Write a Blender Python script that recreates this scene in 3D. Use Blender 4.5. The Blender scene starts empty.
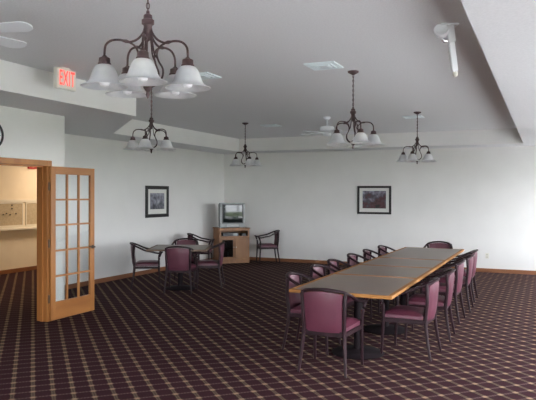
import bpy, bmesh, math, random
from mathutils import Vector, Matrix
random.seed(7)
C = bpy.data.collections.new('room'); bpy.context.scene.collection.children.link(C)
PI = math.pi

# ------------------------------------------------------------------ materials
def mat(name, col, rough=.6, metal=0, spec=.5):
    m = bpy.data.materials.new(name); m.use_nodes = True
    b = m.node_tree.nodes['Principled BSDF']
    b.inputs['Base Color'].default_value = (*col, 1)
    b.inputs['Roughness'].default_value = rough
    b.inputs['Metallic'].default_value = metal
    b.inputs['Specular IOR Level'].default_value = spec
    return m
def nd(m, t, **k):
    n = m.node_tree.nodes.new(t)
    for a, v in k.items(): setattr(n, a, v)
    return n
def lk(m, a, b): m.node_tree.links.new(a, b)
def mathn(m, op, a, b=None, c=None):
    n = nd(m, 'ShaderNodeMath', operation=op)
    for i, v in enumerate((a, b, c)):
        if v is None: continue
        if isinstance(v, (int, float)): n.inputs[i].default_value = v
        else: lk(m, v, n.inputs[i])
    return n.outputs[0]
def mix(m, f, a, b, blend='MIX'):
    n = nd(m, 'ShaderNodeMix', data_type='RGBA', blend_type=blend)
    if isinstance(f, (int, float)): n.inputs[0].default_value = f
    else: lk(m, f, n.inputs[0])
    for i, v in ((6, a), (7, b)):
        if isinstance(v, tuple): n.inputs[i].default_value = (*v, 1)
        else: lk(m, v, n.inputs[i])
    return n.outputs[2]
def bsdf(m): return m.node_tree.nodes['Principled BSDF']
def noisy(m, c1, c2, scale, stretch=(1, 1, 1), detail=4, bump=0, lo=.3, hi=.7):
    tc = nd(m, 'ShaderNodeTexCoord'); mp = nd(m, 'ShaderNodeMapping'); mp.inputs['Scale'].default_value = stretch
    lk(m, tc.outputs['Object'], mp.inputs[0])
    n = nd(m, 'ShaderNodeTexNoise'); n.inputs['Scale'].default_value = scale; n.inputs['Detail'].default_value = detail
    lk(m, mp.outputs[0], n.inputs['Vector'])
    r = nd(m, 'ShaderNodeMapRange'); r.inputs[1].default_value = lo; r.inputs[2].default_value = hi
    lk(m, n.outputs[0], r.inputs[0])
    lk(m, mix(m, r.outputs[0], c1, c2), bsdf(m).inputs['Base Color'])
    if bump:
        bp = nd(m, 'ShaderNodeBump'); bp.inputs['Strength'].default_value = bump; bp.inputs['Distance'].default_value = .01
        lk(m, n.outputs[0], bp.inputs['Height']); lk(m, bp.outputs[0], bsdf(m).inputs['Normal'])
    return m

WALL = noisy(mat('wall_paint', (.7, .7, .68), .5), (.745, .735, .72), (.775, .765, .75), 2.5)
CEIL = noisy(mat('ceiling_paint', (.6, .6, .6), .9, spec=.2), (.66, .665, .675), (.72, .725, .735), 60, bump=.25)
CREAM = noisy(mat('hall_paint', (.75, .66, .5), .6), (.76, .68, .54), (.80, .73, .59), 3)
OAK = noisy(mat('oak', (.5, .25, .1), .4), (.30, .112, .030), (.41, .172, .047), 9, (1, 1, .12), bump=.05)
OAKY = noisy(mat('oak_along_y', (.5, .25, .1), .4), (.30, .112, .030), (.41, .172, .047), 9, (1, .12, 1), bump=.05)
OAKX = noisy(mat('oak_along_x', (.5, .25, .1), .4), (.30, .112, .030), (.41, .172, .047), 9, (.12, 1, 1), bump=.05)
OAKB = noisy(mat('baseboard_oak', (.2, .08, .03), .5), (.19, .072, .028), (.26, .10, .038), 9, (.3, .3, 1))
EDGE = noisy(mat('edge_oak', (.3, .13, .05), .6, spec=.15), (.27, .115, .035), (.36, .165, .05), 9, (.3, .3, 1))
OAKTV = noisy(mat('oak_cabinet', (.5, .25, .1), .45), (.20, .085, .028), (.28, .125, .043), 9, (1, 1, .15))
MAHOG = noisy(mat('mahogany', (.04, .015, .02), .42, spec=.22), (.012, .0035, .006), (.024, .008, .012), 12, (1, 1, .2))
VINYL = noisy(mat('burgundy_vinyl', (.2, .05, .08), .42), (.082, .018, .034), (.104, .024, .042), 6)
LAMIN = noisy(mat('tabletop_laminate', (.1, .09, .08), .3, spec=.7), (.098, .066, .050), (.125, .085, .066), 40, (1, 1, 1), 6)
BLACKM = mat('black_metal', (.02, .018, .02), .4)
BRONZE = noisy(mat('rust_bronze', (.12, .05, .05), .5, .35), (.075, .040, .040), (.038, .020, .021), 30)
WHITE = mat('white_plastic', (.8, .82, .84), .35)
WHITEM = mat('white_enamel', (.78, .80, .84), .4)
VENTM = mat('vent_enamel', (.74, .82, .84), .4)
CHROME = mat('chrome', (.75, .77, .82), .18, 1)
BRASSY = mat('brushed_hinge_metal', (.55, .50, .42), .3, 1)
SILVER = mat('silver_plastic', (.19, .20, .20), .4, .3)
DARKBR = mat('dark_bronze', (.07, .055, .045), .35, .6)
DGREY = mat('dark_grey_plastic', (.05, .052, .057), .45)
SCREEN = mat('tube_screen_glass', (.010, .014, .014), .05, 0, .35)
MATB = mat('mat_board', (.72, .71, .68), .7)
FRAMEB = mat('black_frame', (.012, .011, .012), .35)
RED = mat('red_plastic', (.45, .03, .03), .4)
GRASS = noisy(mat('grass', (.1, .25, .05), .9), (.10, .13, .06), (.17, .21, .10), 1.2)
CORK = noisy(mat('cork', (.4, .3, .18), .9), (.40, .34, .24), (.50, .43, .31), 25)
IVORY = mat('ivory_plastic', (.72, .70, .62), .4)

# alabaster shade glass
SHADE = mat('alabaster_glass', (.9, .91, .93), .22)
noisy(SHADE, (.66, .67, .71), (1, 1, 1), 9, (1, 1, .6), 5)
bsdf(SHADE).inputs['Transmission Weight'].default_value = .4
bsdf(SHADE).inputs['IOR'].default_value = 1.3
bsdf(SHADE).inputs['Roughness'].default_value = .5
BULB = mat('frosted_bulb', (.93, .93, .95), .3)
# clear panes: mostly see-through, a little mirror
def pane_mat(name, tint, refl):
    m = bpy.data.materials.new(name); m.use_nodes = True; t = m.node_tree; t.nodes.clear()
    o = nd(m, 'ShaderNodeOutputMaterial'); a = nd(m, 'ShaderNodeBsdfTransparent'); a.inputs[0].default_value = (*tint, 1)
    g = nd(m, 'ShaderNodeBsdfGlossy'); g.inputs['Roughness'].default_value = .03
    mx = nd(m, 'ShaderNodeMixShader'); mx.inputs[0].default_value = refl
    lk(m, a.outputs[0], mx.inputs[1]); lk(m, g.outputs[0], mx.inputs[2]); lk(m, mx.outputs[0], o.inputs[0])
    return m
PANE = pane_mat('clear_pane', (.95, .97, .97), .07)
# lit sign letters
GLOW = mat('lit_red_letters', (.9, .05, .04), .5)
bsdf(GLOW).inputs['Emission Color'].default_value = (1, .07, .04, 1)
bsdf(GLOW).inputs['Emission Strength'].default_value = 1.0
# picture prints
def print_mat(name, stops, seed, sc):
    m = mat(name, (.2, .2, .2), .35)
    tc = nd(m, 'ShaderNodeTexCoord'); mp = nd(m, 'ShaderNodeMapping'); mp.inputs['Location'].default_value = (seed, seed * .7, 0)
    lk(m, tc.outputs['Object'], mp.inputs[0])
    n = nd(m, 'ShaderNodeTexNoise'); n.inputs['Scale'].default_value = sc; n.inputs['Detail'].default_value = 7
    lk(m, mp.outputs[0], n.inputs['Vector'])
    sx = nd(m, 'ShaderNodeSeparateXYZ'); lk(m, tc.outputs['Object'], sx.inputs[0])
    v = mathn(m, 'ADD', n.outputs[0], mathn(m, 'MULTIPLY', sx.outputs[2], .55))
    cr = nd(m, 'ShaderNodeValToRGB'); lk(m, v, cr.inputs[0])
    e = cr.color_ramp.elements
    e[0].position = stops[0][0]; e[0].color = (*stops[0][1], 1); e[1].position = stops[-1][0]; e[1].color = (*stops[-1][1], 1)
    for p, c in stops[1:-1]:
        q = e.new(p); q.color = (*c, 1)
    lk(m, cr.outputs[0], bsdf(m).inputs['Base Color'])
    return m
PRINT1 = print_mat('grey_print', [(.3, (.02, .02, .03)), (.45, (.12, .12, .15)), (.58, (.24, .24, .29)), (.72, (.42, .42, .47))], 3.1, 9)
PRINT2 = print_mat('landscape_print', [(.28, (.02, .02, .02)), (.42, (.10, .035, .045)), (.5, (.06, .06, .07)), (.6, (.15, .13, .17)), (.75, (.36, .38, .45))], 8.3, 8)

# carpet: broad beige stripes one diagonal way, thin mauve lines the other, lozenges of maroon between
CARPET = mat('carpet', (.05, .02, .03), .95, spec=.1)
def carpet():
    m = CARPET; P = .1604
    g = nd(m, 'ShaderNodeNewGeometry'); s = nd(m, 'ShaderNodeSeparateXYZ'); lk(m, g.outputs['Position'], s.inputs[0])
    x, y = s.outputs[0], s.outputs[1]
    fine = nd(m, 'ShaderNodeTexNoise'); fine.inputs['Scale'].default_value = 70; fine.inputs['Detail'].default_value = 3
    lk(m, g.outputs['Position'], fine.inputs['Vector'])
    wob = mathn(m, 'MULTIPLY', mathn(m, 'SUBTRACT', fine.outputs[0], .5), .022)
    u = mathn(m, 'ADD', mathn(m, 'MULTIPLY', mathn(m, 'ADD', x, y), .70711), wob)
    v = mathn(m, 'ADD', mathn(m, 'MULTIPLY', mathn(m, 'SUBTRACT', y, x), .70711), wob)
    def dist(w, off):   # distance to the nearest line
        f = mathn(m, 'FRACT', mathn(m, 'DIVIDE', mathn(m, 'ADD', w, 100 * P + off), P))
        return mathn(m, 'MULTIPLY', mathn(m, 'SUBTRACT', .5, mathn(m, 'ABSOLUTE', mathn(m, 'SUBTRACT', f, .5))), P)
    def band(d, w, soft):
        r = nd(m, 'ShaderNodeMapRange'); r.inputs[1].default_value = w - soft; r.inputs[2].default_value = w + soft
        r.inputs[3].default_value = 1; r.inputs[4].default_value = 0; lk(m, d, r.inputs[0]); return r.outputs[0]
    du, dv = dist(u, 0.0), dist(v, .0)
    wide = band(du, .0165, .004); thin = band(dv, .013, .005)
    core = band(mathn(m, 'ABSOLUTE', mathn(m, 'SUBTRACT', du, .010)), .004, .003)
    dots = lambda w: mathn(m, 'ADD', .72, mathn(m, 'MULTIPLY', .28, mathn(m, 'COSINE', mathn(m, 'MULTIPLY', w, 2 * PI * 6 / P))))
    wide = mathn(m, 'MULTIPLY', wide, dots(v)); thin = mathn(m, 'MULTIPLY', thin, dots(u))
    base = mix(m, fine.outputs[0], (.016, .0045, .007), (.037, .0085, .0135))
    c = mix(m, mathn(m, 'MULTIPLY', thin, .85), base, (.098, .064, .058))
    c = mix(m, mathn(m, 'MULTIPLY', wide, .85), c, (.085, .062, .040))
    c = mix(m, mathn(m, 'MULTIPLY', core, .55), c, (.125, .094, .060))
    node = mathn(m, 'MULTIPLY', band(du, .020, .007), band(dv, .020, .007))
    c = mix(m, mathn(m, 'MULTIPLY', node, .8), c, (.30, .20, .125))
    lk(m, c, bsdf(m).inputs['Base Color'])
    bp = nd(m, 'ShaderNodeBump'); bp.inputs['Strength'].default_value = .3; bp.inputs['Distance'].default_value = .004
    lk(m, fine.outputs[0], bp.inputs['Height']); lk(m, bp.outputs[0], bsdf(m).inputs['Normal'])
carpet()

# ------------------------------------------------------------------ mesh helpers
def add_box(bm, lo, hi, M=None):
    r = bmesh.ops.create_cube(bm, size=1)
    lo, hi = Vector(lo), Vector(hi)
    for v in r['verts']:
        v.co = Vector(((lo[i] + hi[i]) / 2 + v.co[i] * (hi[i] - lo[i]) for i in range(3)))
        if M: v.co = M @ v.co
    return r['verts']
def add_prism(bm, poly, z0, z1):
    a = [bm.verts.new((x, y, z0)) for x, y in poly]; b = [bm.verts.new((x, y, z1)) for x, y in poly]
    n = len(poly); bm.faces.new(a[::-1]); bm.faces.new(b)
    for i in range(n): bm.faces.new((a[i], a[(i + 1) % n], b[(i + 1) % n], b[i]))
def add_lathe(bm, prof, n=24, M=None, cx=0, cy=0):
    rings = []
    for r, z in prof:
        ring = []
        for k in range(n):
            a = 2 * PI * k / n
            co = Vector((cx + r * math.cos(a), cy + r * math.sin(a), z))
            ring.append(bm.verts.new(M @ co if M else co))
        rings.append(ring)
    for a, b in zip(rings, rings[1:]):
        for k in range(n): bm.faces.new((a[k], a[(k + 1) % n], b[(k + 1) % n], b[k]))
    if prof[0][0] > 1e-4: bm.faces.new(rings[0][::-1])
    if prof[-1][0] > 1e-4: bm.faces.new(rings[-1])
    return rings
def catmull(pts, k=6):
    P = [Vector(p) for p in pts]; P = [2 * P[0] - P[1]] + P + [2 * P[-1] - P[-2]]; out = []
    for i in range(1, len(P) - 2):
        for j in range(k):
            t = j / k
            out.append(.5 * ((2 * P[i]) + (-P[i - 1] + P[i + 1]) * t + (2 * P[i - 1] - 5 * P[i] + 4 * P[i + 1] - P[i + 2]) * t * t + (-P[i - 1] + 3 * P[i] - 3 * P[i + 1] + P[i + 2]) * t ** 3))
    out.append(P[-2]); return out
def add_sweep(bm, pts, rx, ry=None, n=8, square=False, up=Vector((0, 0, 1))):
    """rx: width radius, ry: radius along 'up'; floats or lists"""
    m = len(pts); ry = ry if ry is not None else rx
    gx = (lambda i: rx[min(i, len(rx) - 1)] if isinstance(rx, list) else rx)
    gy = (lambda i: ry[min(i, len(ry) - 1)] if isinstance(ry, list) else ry)
    rings = []; pts = [Vector(p) for p in pts]
    for i, p in enumerate(pts):
        t = (pts[min(i + 1, m - 1)] - pts[max(i - 1, 0)]).normalized()
        u = up if abs(t.dot(up)) < .95 else Vector((0, 1, 0))
        s = t.cross(u).normalized(); w = s.cross(t).normalized()
        ring = []
        for k in range(n):
            a = 2 * PI * (k + .5) / n; c, d = math.cos(a), math.sin(a)
            if square:
                e = max(abs(c), abs(d)); f = .35; c, d = c * (1 - f) + c / e * f, d * (1 - f) + d / e * f
            ring.append(bm.verts.new(p + s * c * gx(i) + w * d * gy(i)))
        rings.append(ring)
    for a, b in zip(rings, rings[1:]):
        for k in range(n): bm.faces.new((a[k], a[(k + 1) % n], b[(k + 1) % n], b[k]))
    bm.faces.new(rings[0][::-1]); bm.faces.new(rings[-1])
def obj(name, bm, m, parent=None, smooth=False, bevel=0, loc=None, rot=None):
    bmesh.ops.recalc_face_normals(bm, faces=bm.faces)
    me = bpy.data.meshes.new(name); bm.to_mesh(me); bm.free(); me.materials.append(m)
    if smooth:
        for p in me.polygons: p.use_smooth = True
        me.set_sharp_from_angle(angle=math.radians(40)) if hasattr(me, 'set_sharp_from_angle') else None
    o = bpy.data.objects.new(name, me); C.objects.link(o)
    if parent: o.parent = parent
    if loc: o.location = loc
    if rot: o.rotation_euler = rot
    if bevel:
        b = o.modifiers.new('bevel', 'BEVEL'); b.width = bevel; b.segments = 2; b.limit_method = 'ANGLE'
    return o
def bx(name, lo, hi, m, parent=None, bevel=0, **k):
    bm = bmesh.new(); add_box(bm, lo, hi); return obj(name, bm, m, parent, bevel=bevel, **k)
def boxes(name, lst, m, parent=None, bevel=0, **k):
    bm = bmesh.new()
    for lo, hi in lst: add_box(bm, lo, hi)
    return obj(name, bm, m, parent, bevel=bevel, **k)
def thing(name, label, cat, loc=(0, 0, 0), rotz=0, group=None):
    o = bpy.data.objects.new(name, None); C.objects.link(o); o.empty_display_size = .1
    o.location = loc; o.rotation_euler = (0, 0, rotz); o['label'] = label; o['category'] = cat
    if group: o['group'] = group
    return o
def tag(o, label, cat, group=None):
    o['label'] = label; o['category'] = cat
    if group: o['group'] = group
    return o
def struct(o): o['kind'] = 'structure'; return o
def dup(root, loc, rotz, label, group=None):
    def cp(o, par):
        c = o.copy(); C.objects.link(c); c.parent = par
        for ch in [q for q in bpy.data.objects if q.parent is o]: cp(ch, c)
        return c
    kids = [q for q in bpy.data.objects if q.parent is root]
    r = root.copy(); C.objects.link(r); r.location = loc; r.rotation_euler = (0, 0, rotz); r['label'] = label
    if group: r['group'] = group
    for ch in kids: cp(ch, r)
    return r

# ------------------------------------------------------------------ measurements
H = 1.68
YAW = math.radians(24.2); cs, sn = math.cos(YAW), math.sin(YAW)
HS, HC = 2.74, 3.05
XP, YB, XT, XL1, XL2, YBT, XD = -7.70, 14.32, -.43, -5.08, -6.88, 13.57, -5.98
XR, YS = 1.6, -1.6           # right wall, wall behind the viewer
XH, HH = -10.36, 2.60        # far wall and ceiling of the hall beyond the doors
TH = .15
YC = 6.55                    # where the door wall turns 45 degrees
YD0, YD1, ZD = 4.40, 6.225, 2.06
SY = 6.93                    # corner of the tray step
def cam2w(l, d): return (l * cs - d * sn, l * sn + d * cs)

# ------------------------------------------------------------------ room shell
struct(bx('floor', (XH - .2, YS - .2, -.12), (XR + .2, YB + .2, 0), CARPET))
struct(bx('ceiling', (XP - .35, YS - .2, HC), (XR + .2, YB + .2, HC + .12), CEIL))
bm = bmesh.new()
add_prism(bm, [(XT, YS), (XR, YS), (XR, YB), (XT, YB)], HS, HC)
add_prism(bm, [(XL2, YBT), (XT, YBT), (XT, YB), (XL2, YB)], HS, HC)
add_prism(bm, [(XL1, YS), (XT, YS), (XT, YS + .7), (XL1, YS + .7)], HS, HC)
add_prism(bm, [(XD, YS), (XL1, YS), (XL1, SY), (XL2, SY + (XL1 - XL2)), (XL2, YB), (XP, YB), (XP, YC + XD - XP), (XD, YC)], HS, HC)
sof = obj('ceiling_soffit', bm, WALL)
sof.data.materials.append(CEIL)
for p in sof.data.polygons:
    if p.normal.z < -.5: p.material_index = 1
struct(sof)
struct(bx('wall_back', (XH - .15, YB, 0), (XR + .15, YB + TH, HC), WALL))
struct(bx('wall_left', (XP - .12, YC + XD - XP, 0), (XP, YB, HC), WALL))
bm = bmesh.new()   # diagonal piece
add_prism(bm, [(XD, YC), (XP, YC + XD - XP), (XP - .12, YC + XD - XP), (XP - .12, YC + XD - XP - .05), (XD - .10, YC - .08)], 0, HC)
struct(obj('wall_diagonal', bm, WALL))
# the door wall: painted white on this side, cream on the hall side
struct(boxes('wall_door', [((XD - TH / 2, YS, 0), (XD, YD0, HC)), ((XD - TH / 2, YD1, 0), (XD, YC - .001, HC)), ((XD - TH / 2, YD0, ZD), (XD, YD1, HC))], WALL))
struct(boxes('wall_hall_side', [((XD - TH, YS, 0), (XD - TH / 2, YD0, HH)), ((XD - TH, YD1, 0), (XD - TH / 2, YC - .12, HH)), ((XD - TH, YD0, ZD), (XD - TH / 2, YD1, HH))], CREAM))
struct(bx('wall_hall', (XH - .15, YS, 0), (XH, YB, HH), CREAM))
bm = bmesh.new()
add_prism(bm, [(XH, 2.6), (XD - TH, 2.6), (XD - TH, YC - .15), (XP - .14, YC + XD - XP - .1), (XP - .14, 12.2), (XH, 12.2)], HH, HH + .1)
struct(obj('ceiling_hall', bm, CREAM))
struct(bx('wall_hall_end', (XH, 12.2, 0), (XP - .12, 12.3, HH), CREAM))
struct(bx('wall_hall_near', (XH, 2.6, 0), (XD - TH, 2.7, HH), CREAM))
bm = bmesh.new(); add_prism(bm, [(XP - .121, YC + XD - XP - .06), (XP - .131, YC + XD - XP - .06), (XP - .131, 12.2), (XP - .121, 12.2)], 0, HH)
struct(obj('wall_hall_partition', bm, CREAM))

def window(n, axis, plane, a0, a1, z0, z1, npan):
    """frame, sash bars, pane and sill in an opening; axis 'x': lies in plane x=plane"""
    P = (lambda a, d, z: (plane + d, a, z)) if axis == 'x' else (lambda a, d, z: (a, plane - d, z))
    def B(a, b, d0, d1, c, d):
        p, q = P(a, d0, c), P(b, d1, d); return (tuple(min(p[i], q[i]) for i in range(3)), tuple(max(p[i], q[i]) for i in range(3)))
    w = .05
    l = [B(a0, a0 + w, .02, .12, z0, z1), B(a1 - w, a1, .02, .12, z0, z1), B(a0 + w, a1 - w, .02, .12, z0, z0 + w), B(a0 + w, a1 - w, .02, .12, z1 - w, z1)]
    for k in range(1, npan):
        c = a0 + (a1 - a0) * k / npan; l.append(B(c - .03, c + .03, .03, .11, z0 + w, z1 - w))
    f = struct(boxes('window_%d' % n, l, WHITE))
    lo, hi = B(a0 + w, a1 - w, .065, .071, z0 + w, z1 - w)
    bx('window_pane', lo, hi, PANE, f)
    lo, hi = B(a0 - .05, a1 + .05, -.06, .02, z0 - .03, z0)
    bx('window_sill', lo, hi, OAKY if axis == 'x' else OAKX, f)
    # daylight is sampled through the opening
    L = bpy.data.lights.new('daylight_portal', 'AREA'); L.shape = 'RECTANGLE'; L.cycles.is_portal = True
    o = bpy.data.objects.new('daylight_portal', L); C.objects.link(o)
    L.size = a1 - a0; L.size_y = z1 - z0
    o.location = P((a0 + a1) / 2, .13, (z0 + z1) / 2)
    o.rotation_euler = (PI / 2, 0, PI / 2) if axis == 'x' else (PI / 2, 0, PI)
WR = [(12.0, 14.0), (8.2, 10.6), (4.3, 7.2), (-.4, 3.4)]
WZ0, WZ1 = .45, 2.3
def pierced(name, axis, p0, p1, a0, a1, holes, m):
    l = []; cur = a0
    def B(a, b, z0, z1):
        return ((p0, a, z0), (p1, b, z1)) if axis == 'x' else ((a, p0, z0), (b, p1, z1))
    for h0, h1, z0, z1 in sorted(holes):
        l.append(B(cur, h0, 0, HC)); l.append(B(h0, h1, 0, z0)) if z0 > 0 else None; l.append(B(h0, h1, z1, HC)); cur = h1
    l.append(B(cur, a1, 0, HC))
    return struct(boxes(name, l, m))
pierced('wall_right', 'x', XR, XR + TH, YS - TH, YB, [(a, b, WZ0, WZ1) for a, b in WR], WALL)
for i, (a, b) in enumerate(WR): window(i + 1, 'x', XR, a, b, WZ0, WZ1, 2)
WS = [(-3.6, -.3, .4, 2.3)]
pierced('wall_front', 'y', YS - TH, YS, XD - TH, XR, WS, WALL)
for i, (a, b, c, d) in enumerate(WS): window(5 + i, 'y', YS, a, b, c, d, 2)
struct(bx('ground', (-60, -60, -.4), (60, 60, -.14), GRASS))
BOUNCE = noisy(mat('pale_bounce_slab', (.6, .6, .58), .9), (.70, .69, .69), (.78, .77, .77), 3)
bm = bmesh.new(); add_prism(bm, [(XR + TH, YS - TH), (XR + TH, YB), (XR + 12, YB + 2), (XR + 12, YS - 9), (-9, YS - 9), (-9, YS - TH)], -.139, -.05)
struct(obj('unseen_bounce_slab', bm, BOUNCE))  # unseen pale slab, added to bounce daylight up to the ceiling

# baseboards and door frame
struct(bx('baseboard_back', (XP, YB - .018, 0), (XR, YB, .085), OAKB, bevel=.004))
struct(bx('baseboard_left', (XP, YC + XD - XP, 0), (XP + .018, YB - .018, .085), OAKB, bevel=.004))
struct(boxes('baseboard_door', [((XD, YS, 0), (XD + .016, YD0 - .07, .085)), ((XD, YD1 + .07, 0), (XD + .016, YC, .085))], OAKB, bevel=.004))
struct(bx('baseboard_right', (XR - .018, YS, 0), (XR, YB - .018, .085), OAKB, bevel=.004))
struct(bx('baseboard_hall', (XH, 2.7, 0), (XH + .018, 12.2, .085), OAKB, bevel=.004))
bm = bmesh.new()
for y0, y1 in ((YD0 - .07, YD0 + .012), (YD1 - .012, YD1 + .07)):
    add_box(bm, (XD, y0, 0), (XD + .018, y1, ZD + .06)); add_box(bm, (XD - TH - .018, y0, 0), (XD - TH, y1, ZD + .06))
for X0, X1 in ((XD, XD + .018), (XD - TH - .018, XD - TH)): add_box(bm, (X0, YD0 + .012, ZD - .012), (X1, YD1 - .012, ZD + .06))
struct(obj('trim_1', bm, OAK, bevel=.004))
bm = bmesh.new()
add_box(bm, (XD - TH, YD0, 0), (XD, YD0 + .012, ZD)); add_box(bm, (XD - TH, YD1 - .012, 0), (XD, YD1, ZD))
add_box(bm, (XD - TH, YD0 + .012, ZD - .012), (XD, YD1 - .012, ZD))
add_box(bm, (XD - .09, YD1 - .03, 0), (XD - .055, YD1 - .012, ZD - .012)); add_box(bm, (XD - .09, YD0 + .03, ZD - .03), (XD - .055, YD1 - .03, ZD - .012))
struct(obj('trim_2', bm, OAK))

# glazed oak door leaves, folded flat against the door wall
def door_leaf(name, label, y0, y1, hinge_high):
    d = thing(name, label, 'door', ((XD + .045), y0, 0))
    w, z0, z1, t = y1 - y0, .015, 2.045, .04
    st, tr, br = .085, .10, .235
    bm = bmesh.new()
    add_box(bm, (-t / 2, 0, z0), (t / 2, st, z1)); add_box(bm, (-t / 2, w - st, z0), (t / 2, w, z1))
    obj('stile', bm, OAK, d, bevel=.004)
    bm = bmesh.new()
    add_box(bm, (-t / 2, st, z1 - tr), (t / 2, w - st, z1)); add_box(bm, (-t / 2, st, z0), (t / 2, w - st, z0 + br))
    obj('rail', bm, OAKY, d, bevel=.004)
    gz0, gz1, gy0, gy1 = z0 + br, z1 - tr, st, w - st
    bm = bmesh.new(); mw = .012
    for k in (1, 2): c = gy0 + (gy1 - gy0) * k / 3; add_box(bm, (-.014, c - mw, gz0), (.014, c + mw, gz1))
    for k in range(1, 5): c = gz0 + (gz1 - gz0) * k / 5; add_box(bm, (-.0145, gy0, c - mw), (.0145, gy1, c + mw))
    obj('muntin', bm, OAK, d)
    for i in range(3):
        for j in range(5):
            a = gy0 + (gy1 - gy0) * i / 3 + mw; b = gy0 + (gy1 - gy0) * (i + 1) / 3 - mw
            c = gz0 + (gz1 - gz0) * j / 5 + mw; e = gz0 + (gz1 - gz0) * (j + 1) / 5 - mw
            bx('glass_pane', (-.003, a, c), (.003, b, e), PANE, d)
    free = w - .045 if hinge_high else .045; s = -1 if hinge_high else 1
    bm = bmesh.new()
    add_lathe(bm, [(0, .0), (.026, 0), (.026, .008), (.011, .012), (.011, .045), (0, .045)], 16, Matrix.Translation((t / 2, free, .93)) @ Matrix.Rotation(PI / 2, 4, 'Y'))
    add_sweep(bm, catmull([(t / 2 + .04, free, .93), (t / 2 + .044, free + s * .05, .934), (t / 2 + .042, free + s * .12, .94)], 4), .008, .009)
    o = obj('lever_handle', bm, DARKBR, d, smooth=True); o['label'] = 'metal lever handle on the free edge'
    hy = -.012 if hinge_high else w + .012
    for hz in (.30, 1.03, 1.78):
        bm = bmesh.new(); add_lathe(bm, [(0, hz - .055), (.008, hz - .055), (.008, hz + .055), (0, hz + .055)], 12, cx=-.006, cy=hy)
        add_box(bm, (-.012, min(hy, hy + (.03 if hinge_high else -.03)), hz - .045), (-.004, max(hy, hy + (.03 if hinge_high else -.03)), hz + .045))
        obj('hinge', bm, DARKBR, d, smooth=True)
    return d
door_leaf('glazed_door', 'oak door with fifteen glass panes folded open beside the doorway', YD1 + .006, YD1 + .006 + .855, True)

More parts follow.
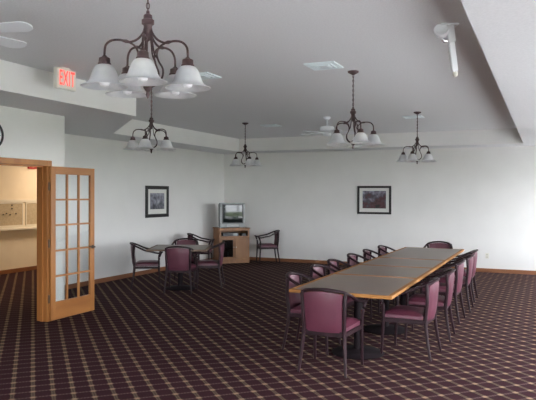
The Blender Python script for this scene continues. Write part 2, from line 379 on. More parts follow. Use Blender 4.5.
# ------------------------------------------------------------------ armchair
def make_chair(label):
    t = thing('armchair', label, 'chair', group='burgundy armchairs')
    # seat cushion
    bm = bmesh.new(); N = 10
    def hw(y): return .212 + (y + .21) / .43 * .028
    gridt, gridb = [], []
    for i in range(N + 1):
        y = -.205 + .43 * i / N; rt, rb = [], []
        for j in range(N + 1):
            x = (-1 + 2 * j / N) * hw(y)
            e = min(1, min(i, N - i, j, N - j) / 2.0)
            z = .438 + .034 * math.sin(e * PI / 2) + .006 * math.cos(x * 6)
            xx = x * (1 - .02 * (1 - e)); rt.append(bm.verts.new((xx, y, z))); rb.append(bm.verts.new((x * .985, y * .985, .404)))
        gridt.append(rt); gridb.append(rb)
    for i in range(N):
        for j in range(N):
            bm.faces.new((gridt[i][j], gridt[i + 1][j], gridt[i + 1][j + 1], gridt[i][j + 1]))
            bm.faces.new((gridb[i][j], gridb[i][j + 1], gridb[i + 1][j + 1], gridb[i + 1][j]))
    def side(a, b):
        for k in range(N): bm.faces.new((a[k], b[k], b[k + 1], a[k + 1]))
    side(gridt[0], gridb[0]); side(gridt[N], gridb[N])
    side([r[0] for r in gridt], [r[0] for r in gridb]); side([r[N] for r in gridt], [r[N] for r in gridb])
    o = obj('seat', bm, VINYL, t, smooth=True); o['label'] = 'burgundy vinyl seat cushion'
    # backrest: curved padded panel
    bm = bmesh.new(); NX, NZ = 10, 8
    def back(u, v, s):      # u -1..1, v 0..1, s front/back
        x = u * (.178 + .012 * v); z =   .395 + .362 * v + (.024 * v * v * (1 - u * u))
        e = min(1, (1 - abs(u)) * 5) * min(1, v * 6, (1 - v) * 6)
        y = -.218 - .040 * v - .030 * (1 - u * u) + s * (.010 + .010 * e)
        return (x, y, z)
    F = [[bm.verts.new(back(-1 + 2 * j / NX, i / NZ, 1)) for j in range(NX + 1)] for i in range(NZ + 1)]
    B = [[bm.verts.new(back(-1 + 2 * j / NX, i / NZ, -1)) for j in range(NX + 1)] for i in range(NZ + 1)]
    for i in range(NZ):
        for j in range(NX):
            bm.faces.new((F[i][j], F[i][j + 1], F[i + 1][j + 1], F[i + 1][j])); bm.faces.new((B[i][j], B[i + 1][j], B[i + 1][j + 1], B[i][j + 1]))
    def side2(a, b):
        for k in range(len(a) - 1): bm.faces.new((a[k], b[k], b[k + 1], a[k + 1]))
    side2(F[0], B[0]); side2(F[NZ], B[NZ]); side2([r[0] for r in F], [r[0] for r in B]); side2([r[NX] for r in F], [r[NX] for r in B])
    o = obj('backrest', bm, VINYL, t, smooth=True); o['label'] = 'burgundy vinyl back panel'
    # bent top rail running down into both arms
    half = [(.290, .270, .662), (.284, .225, .642), (.279, .175, .640), (.270, .08, .662), (.255, -.03, .684), (.236, -.13, .728), (.205, -.215, .766), (.13, -.272, .790), (0, -.297, .802)]
    pts = catmull(half + [(-x, y, z) for x, y, z in half[:-1][::-1]], 5)
    bm = bmesh.new(); add_sweep(bm, pts, .020, .016, 8, True); obj('arm_rail', bm, MAHOG, t, smooth=True)
    for s in (1, -1):
        bm = bmesh.new(); p = catmull([(s * .232, -.285, 0), (s * .212, -.245, .22), (s * .200, -.228, .40), (s * .205, -.245, .60), (s * .212, -.235, .775)], 4)
        add_sweep(bm, p, [.0125 + .0055 * min(1, i / 6) for i in range(len(p))], None, 8, True); o = obj('rear_leg', bm, MAHOG, t, smooth=True)
        bm = bmesh.new(); p = catmull([(s * .248, .222, 0), (s * .246, .212, .22), (s * .244, .205, .42), (s * .258, .208, .55), (s * .281, .245, .652)], 4)
        add_sweep(bm, p, [.0125 + .0055 * min(1, i / 6) for i in range(len(p))], None, 8, True); obj('front_leg', bm, MAHOG, t, smooth=True)
    bm = bmesh.new()
    add_box(bm, (-.235, .190, .355), (.235, .215, .405)); add_box(bm, (-.195, -.235, .355), (.195, -.21, .405))
    for s in (1, -1):
        add_sweep(bm, [(s * .240, .205, .38), (s * .203, -.225, .38)], .012, .025, 4, True)
    obj('seat_frame', bm, MAHOG, t)
    return t
proto = None
def chair(x, y, rot, label, group):
    global proto
    if proto is None:
        proto = make_chair(label); proto.location = (x, y, 0); proto.rotation_euler = (0, 0, rot); proto['group'] = group
        return proto
    return dup(proto, (x, y, 0), rot, label, group)
R = math.radians
NTH = ['nearest', 'second', 'third', 'fourth', 'fifth', 'farthest']
GA, GB = 'burgundy armchairs around the long table', 'burgundy armchairs at the small square table'
chair(-1.90, 5.745, R(0), 'burgundy armchair at the near end of the long table, its back turned to the viewer', GA)
for i, y in enumerate((6.62, 7.52, 8.62, 9.50, 10.42)):
    w = 'farthest' if i == 4 else NTH[i]
    chair(-1.30 + (-.025, .02, .0, .03, .0)[i], y, R(90 + (-4, 2, -2, 1, 0)[i]), 'burgundy armchair on the right side of the long table, %s from the viewer' % w, GA)
for i, y in enumerate((6.42, 7.25, 7.98, 8.88, 9.70, 10.55)):
    chair(-2.42 + (.10, .08, .05, .05, .06, .09)[i], y, R(-90 + (2, -3, 2, 0, 3, -2)[i]), 'burgundy armchair on the left side of the long table, %s from the viewer' % NTH[i], GA)
chair(-1.83, 11.72, R(180), 'burgundy armchair alone at the far end of the long table, facing the viewer', GA)
# small group
def wc(l, d, rot, label, group):
    x, y = cam2w(l, d); chair(x, y, rot, label, group)
wc(-1.505, 10.70, YAW + R(-3), 'burgundy armchair at the near side of the small square table, back to the viewer', GB)
wc(-2.18, 11.20, YAW + R(-80), 'burgundy armchair at the left side of the small square table near the picture', GB)
wc(-1.10, 11.34, YAW + R(88), 'burgundy armchair at the right side of the small table, in front of the cabinet', GB)
wc(-1.62, 12.02, YAW + R(180), 'burgundy armchair at the far side of the small square table, mostly hidden', GB)
chair(-7.07, 12.07, R(-68), 'burgundy armchair standing against the left wall beside the television cabinet', 'spare armchairs by the walls')
chair(-6.27, 13.90, R(124), 'burgundy armchair alone against the back wall right of the television cabinet', 'spare armchairs by the walls')

# ------------------------------------------------------------------ tables
PEDM = mat('dark_pedestal', (.010, .006, .008), .75, spec=.15)
def table(x0, x1, y0, y1, label, rot=0, group=None, edge=EDGE, note='oak edge band'):
    cx, cy = (x0 + x1) / 2, (y0 + y1) / 2; a, b = (x1 - x0) / 2, (y1 - y0) / 2
    t = thing('dining_table', label, 'table', (cx, cy, 0), rot, group)
    e = .040
    bx('tabletop', (-a + e, -b + e, .712), (a - e, b - e, .7400), LAMIN, t)
    bm = bmesh.new()
    for lo, hi in (((-a, -b), (a, -b + e)), ((-a, b - e), (a, b)), ((-a, -b + e), (-a + e, b - e)), ((a - e, -b + e), (a, b - e))):
        add_box(bm, (*lo, .711), (*hi, .7405))
    o = obj('table_edge', bm, edge, t); o['label'] = note
    bm = bmesh.new(); add_lathe(bm, [(0, .05), (.045, .05), (.042, .69), (.16, .70), (.16, .708), (0, .708)], 20); obj('pedestal', bm, PEDM, t, smooth=True)
    bm = bmesh.new(); add_lathe(bm, [(0, 0), (.27, 0), (.28, .012), (.25, .028), (.10, .042), (.05, .055), (0, .055)], 32); obj('table_foot', bm, PEDM, t, smooth=True)
    return t
TG = 'tables joined end to end into one long table'
g = .003
table(-2.33, -1.30, 5.70, 7.07 - g, 'laminate table with oak edge, the nearest of the long row', group=TG)
table(-2.33, -1.30, 7.07 + g, 8.15 - g, 'laminate table with oak edge, second in the long row from the viewer', group=TG)
table(-2.33, -1.30, 8.15 + g, 9.22 - g, 'laminate table with oak edge, third in the long row from the viewer', group=TG)
table(-2.33, -1.30, 9.22 + g, 11.27, 'laminate table with oak edge, the longest and farthest of the long row', group=TG)
cx, cy = cam2w(-1.56, 11.05)
table(cx - .515, cx + .515, cy - .52, cy + .52, 'small square laminate table standing alone near the left wall', rot=YAW, edge=mat('brown_edge', (.14, .085, .055), .55), note='brown edge band')

# ------------------------------------------------------------------ television corner
def frame_pts(): pass
CA = R(45)
ctr = Vector((-6.945, 13.47)) + Vector((-.7071, .7071)) * .275
cab = thing('television_cabinet', 'light oak cabinet with one glazed door, standing diagonally in the room corner', 'cabinet', (ctr.x, ctr.y, 0), CA)
W, D, T = .385, .275, .018     # half width, half depth, board
boxes('body', [((-W, -D + .02, .07), (-W + T, D, .84)), ((W - T, -D + .02, .07), (W, D, .84)), ((-W + T, D - .01, .07), (W - T, D, .84)),
               ((-W + T, -D + .02, .07), (W - T, D - .01, .09)), ((-W + T, -D + .02, .635), (W - T, D - .01, .655)),
               ((-W + T, -D + .02, .80), (W - T, D - .01, .84)), ((-.012, -D + .02, .09), (.012, D - .01, .635))], OAKTV, cab, bevel=.002)
bx('plinth', (-W - .005, -D + .03, 0), (W + .005, D, .07), OAKTV, cab)
bx('cabinet_top', (-W - .02, -D, .84), (W + .02, D + .004, .865), OAKTV, cab, bevel=.004)
boxes('face_frame', [((-W, -D, .07), (-W + .045, -D + .02, .84)), ((W - .045, -D, .07), (W, -D + .02, .84)), ((-W + .045, -D, .07), (W - .045, -D + .02, .11)),
                     ((-W + .045, -D, .62), (W - .045, -D + .02, .665)), ((-W + .045, -D, .80), (W - .045, -D + .02, .84))], OAKTV, cab, bevel=.002)
dl = boxes('door', [((-W + .03, -D - .018, .115), (-W + .065, -D - .001, .615)), ((-.043, -D - .018, .115), (-.008, -D - .001, .615)),
                    ((-W + .065, -D - .018, .115), (-.043, -D - .001, .16)), ((-W + .065, -D - .018, .575), (-.043, -D - .001, .615))], OAKTV, cab, bevel=.002)
dl['label'] = 'oak door with a dark glass pane'
bx('door_glass', (-W + .065, -D - .012, .16), (-.043, -D - .008, .575), pane_mat('smoked_pane', (.35, .33, .33), .06), dl)
dr = boxes('door', [((.008, -D - .018, .115), (W - .05, -D - .001, .615)), ((.06, -D - .023, .175), (W - .10, -D - .017, .555))], OAKTV, cab, bevel=.003)
dr['label'] = 'plain panelled oak door'
for dd, x in ((dl, -.03), (dr, .03)):
    bm = bmesh.new(); add_lathe(bm, [(0, 0), (.006, 0), (.006, .012), (.012, .02), (0, .026)], 12, Matrix.Translation((x, -D - .018, .40)) @ Matrix.Rotation(PI / 2, 4, 'X'))
    obj('knob', bm, BRASSY, dd, smooth=True)
bx('shelf', (-W + T, -D + .06, .36), (-.012, D - .01, .376), OAKTV, cab)
def loc2w(x, y, z=0):
    return (ctr.x + x * math.cos(CA) - y * math.sin(CA), ctr.y + x * math.sin(CA) + y * math.cos(CA), z)
v = thing('video_recorder', 'slim dark video recorder in the open slot of the oak cabinet', 'video recorder', loc2w(-.08, -.06, .655), CA)
bx('case', (-.20, -.15, .008), (.20, .15, .088), DGREY, v, bevel=.004)
o = bx('front_panel', (.06, -.156, .014), (.17, -.150, .080), SILVER, v); o['label'] = 'silver control panel'
bx('tape_slot', (-.16, -.154, .048), (.02, -.150, .074), BLACKM, v)
bm = bmesh.new()
for x in (-.17, .17):
    for y in (-.12, .12): add_lathe(bm, [(0, 0), (.012, 0), (.012, .009), (0, .009)], 10, cx=x, cy=y)
obj('foot', bm, BLACKM, v)
b_ = bx('game_box', (-.055, -.09, 0), (.055, .09, .07), BLACKM, bevel=.006, loc=loc2w(.265, -.13, .6555), rot=(0, 0, CA))
b_.name = 'cable_box'; tag(b_, 'small black box beside the video recorder in the cabinet slot', 'box')
for k in range(7):
    z, s = (.111 if k < 4 else .377), .0
    x = -.30 + .055 * (k if k < 4 else k - 4)
    q = bx('video_case', (-.013, -.06, 0), (.013, .06, .19 if k < 4 else .125), (mat('case_white', (.6, .6, .58), .4) if k % 3 == 0 else mat('case_dark', (.10, .04, .05), .4)), bevel=.002, loc=loc2w(x + .005, -.14, (.091 if k < 4 else .3765)), rot=(0, 0, CA))
    tag(q, 'narrow video case on the %s shelf behind the smoked glass, %s from the left' % ('bottom' if k < 4 else 'upper', ['first', 'second', 'third', 'fourth'][k % 4]), 'video case', 'video cases behind the glass')

tv = thing('television', 'silver tube television on top of the oak corner cabinet', 'television', loc2w(-.05, -.02, .865), CA)
tw, thh = .325, .615
bm = bmesh.new()   # front housing
add_box(bm, (-tw, -.25, .012), (tw, -.16, thh))
obj('housing', bm, SILVER, tv, bevel=.012)
bm = bmesh.new()
vs = []
for (w, z0, z1, y) in ((.31, .03, .60, -.16), (.30, .04, .585, -.03), (.21, .10, .44, .15), (.15, .13, .38, .24)):
    vs.append([bm.verts.new(c) for c in ((-w, y, z0), (w, y, z0), (w, y, z1), (-w, y, z1))])
for a, b in zip(vs, vs[1:]):
    for k in range(4): bm.faces.new((a[k], a[(k + 1) % 4], b[(k + 1) % 4], b[k]))
bm.faces.new(vs[0]); bm.faces.new(vs[-1])
obj('rear_shell', bm, DGREY, tv, bevel=.01)
bm = bmesh.new(); NS = 12; G = []
for i in range(NS + 1):
    for j in range(NS + 1):
        u, w_ = -1 + 2 * i / NS, -1 + 2 * j / NS
        G.append(bm.verts.new((u * .245, -.253 - .005 * (1 - .5 * u * u - .5 * w_ * w_),   .350 + w_ * .215)))
for i in range(NS):
    for j in range(NS): bm.faces.new((G[i * 13 + j], G[(i + 1) * 13 + j], G[(i + 1) * 13 + j + 1], G[i * 13 + j + 1]))
obj('screen', bm, SCREEN, tv, smooth=True)
boxes('screen_surround', [((-.27, -.262, .11), (-.245, -.249, .585)), ((.245, -.262, .11), (.27, -.249, .585)), ((-.245, -.262, .11), (.245, -.249, .135)), ((-.245, -.262, .56), (.245, -.249, .585))], DGREY, tv, bevel=.003)
for s in (-1, 1):
    bx('speaker_grille', (s * .305 - .017, -.256, .13), (s * .305 + .017, -.249, .52), mat('grille_silver', (.30, .31, .31), .5), tv, bevel=.002)
o = bx('control_panel', (-.15, -.257, .03), (.15, -.249, .085), mat('panel_light', (.34, .35, .35), .4), tv, bevel=.004)
bm = bmesh.new()
for s in (-.25, .25): add_box(bm, (s - .05, -.24, 0), (s + .05, -.10, .013))
add_box(bm, (-.1, .05, 0), (.1, .2, .131)); obj('foot', bm, DGREY, tv)

# ------------------------------------------------------------------ pictures, clock, outlet
def picture(name, label, loc, rot, w, h, pm, fw, mw):
    t = thing(name, label, 'picture', loc, rot)       # local: x across, -y towards the room
    a, b = w / 2, h / 2
    boxes('frame', [((-a, -.03, -b), (a, 0, -b + fw)), ((-a, -.03, b - fw), (a, 0, b)), ((-a, -.03, -b + fw), (-a + fw, 0, b - fw)), ((a - fw, -.03, -b + fw), (a, 0, b - fw))], FRAMEB, t, bevel=.005)
    bx('mat_board', (-a + fw, -.012, -b + fw), (a - fw, -.002, b - fw), MATB, t)
    bx('print', (-a + fw + mw, -.0145, -b + fw + mw * 1.15), (a - fw - mw, -.0121, b - fw - mw * .9), pm, t)
    return t
picture('framed_picture', 'black framed grey print with white mat on the left wall', (XP + .001, 11.25, 1.525), R(90), .86, .68, PRINT1, .075, .09)
picture('framed_picture', 'black framed dark landscape print with pale mat on the back wall', (-3.69, YB - .001, 1.565), 0, .81, .665, PRINT2, .05, .075)
t = thing('wall_clock', 'round black rimmed clock high on the wall above the doorway', 'clock', (XD + .001, 5.315, 2.38), R(90))
bm = bmesh.new(); M = Matrix.Rotation(PI / 2, 4, 'X')
add_lathe(bm, [(.15, 0), (.172, 0), (.175, .02), (.168, .035), (.152, .035), (.150, .02), (.150, 0)], 40, M); obj('rim', bm, FRAMEB, t, smooth=True)
bm = bmesh.new(); add_lathe(bm, [(0, .004), (.150, .004), (.150, .016), (0, .016)], 40, M); obj('dial', bm, WHITE, t)
bm = bmesh.new()
add_box(bm, (-.004, -.022, -.02), (.004, -.019, .11), Matrix.Rotation(.9, 4, 'Y')); add_box(bm, (-.005, -.0185, -.015), (.005, -.0165, .075), Matrix.Rotation(-1.1, 4, 'Y'))
obj('hand', bm, BLACKM, t)
bm = bmesh.new()
for k in range(12): add_box(bm, (-.003, -.018, .122), (.003, -.0155, .142), Matrix.Rotation(k * PI / 6, 4, 'Y'))
obj('hour_mark', bm, BLACKM, t)
t = thing('wall_outlet', 'small ivory wall outlet low on the back wall beyond the long table', 'outlet', (-1.17, YB - .0005, .36))
bx('cover_plate', (-.037, -.006, -.06), (.037, 0, .06), IVORY, t, bevel=.002)
for z in (-.027, .027): bx('socket', (-.016, -.009, z - .016), (.016, -.0055, z + .016), mat('socket_ivory', (.55, .53, .46), .5), t, bevel=.003)

# ------------------------------------------------------------------ hall beyond the door
def board(y0, y1, label):
    t = thing('bulletin_board', label, 'bulletin board', (XH + .001, (y0 + y1) / 2, 1.245), R(90), 'cork boards in the hall')
    a = (y1 - y0) / 2; b = .25
    bx('cork_panel', (-a + .02, -.012, -b + .02), (a - .02, 0, b - .02), CORK, t)
    boxes('frame', [((-a, -.02, -b), (a, 0, -b + .02)), ((-a, -.02, b - .02), (a, 0, b)), ((-a, -.02, -b + .02), (-a + .02, 0, b - .02)), ((a - .02, -.02, -b + .02), (a, 0, b - .02))], IVORY, t)
    return t
board(8.95, 10.06, 'wide cork bulletin board on the cream hall wall, left of the other one')
board(10.14, 11.2, 'cork bulletin board on the cream hall wall, cut off by the door jamb')
for k, (y, z) in enumerate([(9.75, 1.44), (9.75, 1.37), (9.60, 1.27), (9.70, 1.24), (9.86, 1.26), (9.52, 1.25)]):
    bm = bmesh.new(); add_lathe(bm, [(0, 0), (.012, 0), (.008, .012), (.013, .022), (0, .024)], 10, Matrix.Rotation(PI / 2, 4, 'Y'))
    tag(obj('push_pin', bm, BLACKM, loc=(XH + .0135, y, z)), 'dark push pin stuck in the left cork board beyond the doorway', 'push pin', 'push pins in the cork board')
s_ = thing('wall_ledge', 'long pale ledge under the cork boards on the hall wall', 'shelf', (XH, 0, 0))
bx('ledge_board', (.0, 8.3, .915), (.14, 11.6, .955), IVORY, s_, bevel=.004)
bx('backing_strip', (.0, 8.3, .955), (.018, 11.6, .992), IVORY, s_)
bx('top_strip', (.0, 8.3, 1.50), (.018, 11.6, 1.56), IVORY, s_)
t = thing('alarm_strobe', 'small red alarm box high on the hall wall just under the door head', 'alarm', (XH + .001, 10.32, 2.29), R(90))
bx('case', (-.12, -.04, -.055), (.12, 0, .055), RED, t, bevel=.006)
bx('lens', (-.03, -.052, -.03), (.03, -.04, .03), mat('strobe_lens', (.6, .25, .22), .2), t, bevel=.004)

# ------------------------------------------------------------------ exit sign on the tray face
ex = thing('exit_sign', 'white EXIT sign with lit red letters hanging from the ceiling', 'sign', (-4.80, 5.235, 2.965), R(90))
bx('sign_box', (-.148, -.05, -.150), (.148, 0, .070), IVORY, ex, bevel=.006)
bx('ceiling_mount', (-.06, -.045, .070), (.06, -.005, .085), IVORY, ex)
bx('sign_face', (-.136, -.053, -.138), (.136, -.0495, .058), mat('sign_face_white', (.85, .80, .72), .4), ex)
cu = bpy.data.curves.new('exit_text', 'FONT'); cu.body = 'EXIT'; cu.size = .205; cu.align_x = 'CENTER'; cu.align_y = 'CENTER'; cu.extrude = .001; cu.offset = .0015; cu.space_character = 1.12
tmp = bpy.data.objects.new('exit_text', cu); C.objects.link(tmp); bpy.context.view_layer.update()
me = bpy.data.meshes.new_from_object(tmp.evaluated_get(bpy.context.evaluated_depsgraph_get())); bpy.data.objects.remove(tmp)
me.materials.clear(); me.materials.append(GLOW)
lt = bpy.data.objects.new('exit_lettering', me); C.objects.link(lt); lt.parent = ex; lt['label'] = 'glowing red letters EXIT'
lt.location = (0, -.0545, -.04); lt.rotation_euler = (PI / 2, 0, 0); lt.scale = (.52, 1.12, 1)

# ------------------------------------------------------------------ chandeliers
def make_chandelier(label):
    t = thing('chandelier', label, 'chandelier', group='five-shade chandeliers')   # origin at the ceiling (z = 3.05)
    Z = lambda z: z - HC
    bm = bmesh.new(); add_lathe(bm, [(0, Z(3.05)), (.062, Z(3.05)), (.060, Z(3.035)), (.028, Z(3.018)), (.010, Z(3.008)), (0, Z(3.008))], 24); obj('canopy', bm, BRONZE, t, smooth=True)
    # chain: interlocked oval links with the cord threaded through
    bm = bmesh.new(); z = 3.008; k = 0
    while z > 2.665:
        pts = []
        for a in range(13):
            an = 2 * PI * a / 12; p = Vector((.0085 * math.cos(an), 0, .017 * math.sin(an)))
            if k % 2: p = Vector((0, p.x, p.z))
            pts.append(p + Vector((0, 0, Z(z - .014))))
        add_sweep(bm, pts, .0028, None, 6, up=Vector((0, 1, 0)) if k % 2 == 0 else Vector((1, 0, 0))); z -= .026; k += 1
    add_sweep(bm, [(0, 0, Z(3.0)), (0, 0, Z(2.63))], .003, None, 6)
    obj('chain', bm, BRONZE, t, smooth=True)
    bm = bmesh.new()
    add_lathe(bm, [(0, Z(2.655)), (.008, Z(2.655)), (.010, Z(2.64)), (.022, Z(2.632)), (.024, Z(2.612)), (.033, Z(2.606)), (.033, Z(2.585)), (.024, Z(2.58)), (.020, Z(2.560)), (.012, Z(2.535)), (.012, Z(2.50)), (0, Z(2.49))], 20)
    obj('hub', bm, BRONZE, t, smooth=True)
    bm = bmesh.new()
    add_lathe(bm, [(0, Z(2.285)), (.012, Z(2.283)), (.020, Z(2.268)), (.024, Z(2.262)), (.024, Z(2.248)), (.016, Z(2.235)), (.007, Z(2.225)), (.011, Z(2.212)), (.007, Z(2.198)), (0, Z(2.188))], 20)
    obj('finial', bm, BRONZE, t, smooth=True)
    Rr = .225
    for k in range(5):
        a = 2 * PI * k / 5 - PI / 2; c, s = math.cos(a), math.sin(a)
        P = lambda r, z: (r * c, r * s, Z(z))
        bm = bmesh.new()
        side = Vector((-s, c, 0))
        add_sweep(bm, catmull([P(.014, 2.58), P(.024, 2.54), P(.055, 2.50), P(.10, 2.480), P(.145, 2.487), P(.19, 2.480), P(.219, 2.452), P(Rr, 2.41), P(Rr, 2.385)], 5), .0062, None, 8, up=side)
        add_sweep(bm, catmull([P(.018, 2.262), P(.05, 2.270), P(.082, 2.30), P(.085, 2.345), P(.062, 2.385), P(.052, 2.425), P(.068, 2.462), P(.105, 2.482)], 5), .0052, None, 8, up=side)
        add_sweep(bm, catmull([P(.016, 2.555), P(.026, 2.49), P(.036, 2.43), P(.055, 2.40)], 4), .0045, None, 8, up=side)
        for (r1, z1, r2, z2) in ((.095, 2.480, .135, 2.486),):
            add_sweep(bm, [P(r1, z1), P((r1 + r2) / 2, (z1 + z2) / 2), P(r2, z2)], [.006, .010, .006], None, 8, up=side)
        ar = obj('arm', bm, BRONZE, t, smooth=True)
        bm = bmesh.new()
        add_lathe(bm, [(0, Z(2.398)), (.010, Z(2.398)), (.014, Z(2.392)), (.028, Z(2.385)), (.030, Z(2.362)), (.034, Z(2.358)), (.034, Z(2.350)), (0, Z(2.350))], 20, cx=Rr * c, cy=Rr * s)
        obj('socket_cup', bm, BRONZE, ar, smooth=True)
        # bell shade with a flared lip and a wall thickness
        outer = [(.030, 2.352), (.046, 2.343), (.058, 2.325), (.067, 2.302), (.074, 2.280), (.084, 2.262), (.098, 2.249), (.121, 2.240)]
        inner = [(.118, 2.237), (.093, 2.245), (.080, 2.258), (.070, 2.278), (.063, 2.302), (.054, 2.323), (.043, 2.339), (.028, 2.348)]
        bm = bmesh.new(); add_lathe(bm, [(r, Z(z)) for r, z in outer + inner], 32, cx=Rr * c, cy=Rr * s)
        bm.faces.ensure_lookup_table(); bmesh.ops.delete(bm, geom=[f for f in bm.faces if len(f.verts) > 4], context='FACES_ONLY')
        obj('shade', bm, SHADE, t, smooth=True)
        bm = bmesh.new(); add_lathe(bm, [(0, Z(2.350)), (.014, Z(2.348)), (.014, Z(2.325)), (.022, Z(2.308)), (.030, Z(2.285)), (.029, Z(2.262)), (.020, Z(2.244)), (0, Z(2.236))], 16, cx=Rr * c, cy=Rr * s)
        obj('bulb', bm, BULB, t, smooth=True)
    return t
CG = 'five-shade chandeliers'
ch = make_chandelier('largest chandelier, nearest to the viewer, with five white glass bell shades'); ch.location = (-1.937, 2.745, HC); ch.rotation_euler = (0, 0, R(29))
dup(ch, (-4.49, 6.44, HC), R(16), 'chandelier seen just below the nearest one, in front of the ceiling step', CG)
dup(ch, (-5.24, 10.59, HC), R(48), 'smallest chandelier, hanging near the far left corner above the television', CG)
dup(ch, (-1.955, 6.64, HC), R(38), 'chandelier over the near part of the long table, before the far ceiling fan', CG)
dup(ch, (-1.94, 10.30, HC), R(-9), 'chandelier over the far end of the long table', CG)

# ------------------------------------------------------------------ ceiling fans
def make_fan(label, a0):
    t = thing('ceiling_fan', label, 'ceiling fan', group='white ceiling fans')
    bm = bmesh.new(); add_lathe(bm, [(0, 0), (.065, 0), (.062, -.02), (.035, -.05), (.013, -.055), (0, -.055)], 24); obj('canopy', bm, WHITEM, t, smooth=True)
    bm = bmesh.new(); add_lathe(bm, [(0, -.05), (.012, -.05), (.012, -.16), (0, -.16)], 12); obj('downrod', bm, WHITEM, t, smooth=True)
    bm = bmesh.new(); add_lathe(bm, [(0, -.15), (.05, -.155), (.115, -.17), (.125, -.19), (.125, -.235), (.11, -.26), (.07, -.275), (.065, -.32), (.03, -.335), (0, -.337)], 28); obj('motor_housing', bm, WHITEM, t, smooth=True)
    for k in range(5):
        a = a0 + 2 * PI * k / 5; M = Matrix.Rotation(a, 4, 'Z') @ Matrix.Translation((0, 0, -.275)) @ Matrix.Rotation(R(-13), 4, 'X')
        out = [(.155, -.045), (.46, -.066), (.50, -.060), (.523, -.035), (.53, 0), (.515, .035), (.475, .060), (.43, .066), (.155, .045)]
        bm = bmesh.new(); tp = [bm.verts.new(M @ Vector((x, y, .004))) for x, y in out]; bt = [bm.verts.new(M @ Vector((x, y, -.004))) for x, y in out]
        bm.faces.new(tp); bm.faces.new(bt[::-1])
        for i in range(len(out)): bm.faces.new((tp[i], bt[i], bt[(i + 1) % len(out)], tp[(i + 1) % len(out)]))
        b = obj('blade', bm, WHITEM, t)
        bm = bmesh.new(); add_box(bm, (.06, -.014, -.012), (.20, .014, -.004), M); add_box(bm, (.165, -.03, -.011), (.205, .03, -.004), M)
        obj('blade_bracket', bm, WHITEM, b)
    return t
f1 = make_fan('white ceiling fan at the upper left, only two blades in view', R(14)); f1.location = (-3.58, 2.93, HC)
dup(f1, (-3.52, 10.35, HC), R(12), 'whole white ceiling fan far away, behind a chandelier near the back wall', 'white ceiling fans')

# ------------------------------------------------------------------ ceiling vents
def make_vent(label):
    t = thing('ceiling_vent', label, 'ceiling vent', group='square ceiling vents')
    bm = bmesh.new()
    for a, z0, z1, w in ((.165, -.014, 0, .018), (.14, -.012, 0, .010), (.11, -.018, -.004, .012), (.07, -.022, -.006, .012)):
        for lo, hi in (((-a, -a), (a, -a + w)), ((-a, a - w), (a, a)), ((-a, -a + w), (-a + w, a - w)), ((a - w, -a + w), (a, a - w))): add_box(bm, (*lo, z0), (*hi, z1))
    obj('louvre_frame', bm, VENTM, t)
    bx('centre_plate', (-.05, -.05, -.02), (.05, .05, -.012), VENTM, t); bx('backing', (-.16, -.16, -.006), (.16, .16, 0), VENTM, t)
    return t
v1 = make_vent('pale square ceiling vent left of the chandelier over the long table'); v1.location = (-2.15, 6.21, HC)
dup(v1, (-3.62, 6.19, HC), 0, 'square ceiling vent partly behind the nearest chandelier', 'square ceiling vents')
dup(v1, (-2.12, 10.88, HC), 0, 'square ceiling vent behind the chandelier at the far end of the room', 'square ceiling vents')
dup(v1, (-4.95, 11.15, HC), 0, 'faint square ceiling vent right of the smallest chandelier', 'square ceiling vents')

# ------------------------------------------------------------------ emergency light on the ceiling
em = thing('emergency_light', 'white ceiling bracket with a round silver lamp head and a thin hanging bar', 'emergency light', (-.74, 5.12, HC), YAW)
boxes('mounting_plate', [((-.05, -.05, -.012), (.09, .05, 0))], WHITE, em, bevel=.003)
M = Matrix.Rotation(R(-7), 4, 'Y')
bm = bmesh.new(); add_box(bm, (-.004, -.03, -.15), (.054, .03, -.008), M); obj('bracket', bm, WHITE, em, bevel=.004)
bm = bmesh.new(); add_box(bm, (.003, -.022, -.385), (.047, .022, -.14), M); obj('hanging_bar', bm, WHITE, em, bevel=.004)
bm = bmesh.new(); add_lathe(bm, [(0, 0), (.018, 0), (.022, -.02), (.014, -.04), (0, -.045)], 16, M @ Matrix.Translation((.026, 0, -.383))); o = obj('bar_tip', bm, IVORY, em, smooth=True)
M2 = Matrix.Translation((-.045, -.02, -.055)) @ Matrix.Rotation(R(65), 4, 'X') @ Matrix.Rotation(R(-20), 4, 'Y')
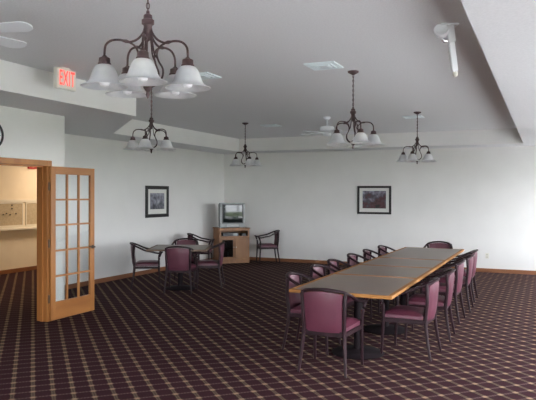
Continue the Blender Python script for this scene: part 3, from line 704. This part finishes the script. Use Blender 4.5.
bm = bmesh.new(); add_lathe(bm, [(0, -.06), (.03, -.055), (.052, -.03), (.058, .0), (.058, .02), (.048, .022), (.03, .004), (0, -.002)], 24, M2); o = obj('lamp_head', bm, WHITE, em, smooth=True); o['label'] = 'round silver lamp head'
bm = bmesh.new(); add_sweep(bm, [(-.04, 0, -.09), (-.01, 0, -.13), (.03, 0, -.12)], .012, .02, 8); obj('lamp_arm', bm, CHROME, em, smooth=True)

# ------------------------------------------------------------------ lights, world, camera
w = bpy.data.worlds.new('sky'); bpy.context.scene.world = w; w.use_nodes = True
bgn = w.node_tree.nodes['Background']; bgn.inputs[0].default_value = (.95, .955, 1, 1); bgn.inputs[1].default_value = 19.0
def area(name, loc, size, power, col, rot=(0, 0, 0)):
    L = bpy.data.lights.new(name, 'AREA'); L.size = size; L.energy = power; L.color = col
    o = bpy.data.objects.new(name, L); C.objects.link(o); o.location = loc; o.rotation_euler = rot; return o
area('hall_ceiling_lamp', (-9.3, 10.6, HH - .03), .6, 38, (1, .76, .54))
area('hall_ceiling_lamp', (-9.0, 7.0, HH - .03), .6, 22, (1, .78, .58))

sc = bpy.context.scene
cd = bpy.data.cameras.new('camera'); cam = bpy.data.objects.new('camera', cd); C.objects.link(cam)
cd.sensor_width = 36; cd.lens = 618.8 / 536 * 36; cd.clip_start = .05; cd.clip_end = 300
cam.location = (0, 0, H)
cam.rotation_mode = 'XYZ'
cam.matrix_world = Matrix.Translation((0, 0, H)) @ Matrix.Rotation(YAW, 4, 'Z') @ Matrix.Rotation(R(90 - .48), 4, 'X') @ Matrix.Rotation(R(.188), 4, 'Z')
sc.camera = cam
vs_ = sc.view_settings; sc.display_settings.display_device = 'sRGB'
vs_.view_transform = 'Standard'; vs_.look = 'None'; vs_.gamma = 1; vs_.use_curve_mapping = False; vs_.exposure = 0.12
sc.cycles.max_bounces = 10; sc.cycles.diffuse_bounces = 6; sc.cycles.transparent_max_bounces = 16
sc.cycles.use_denoising = True; sc.cycles.sample_clamp_indirect = 6; sc.cycles.caustics_reflective = False; sc.cycles.caustics_refractive = False
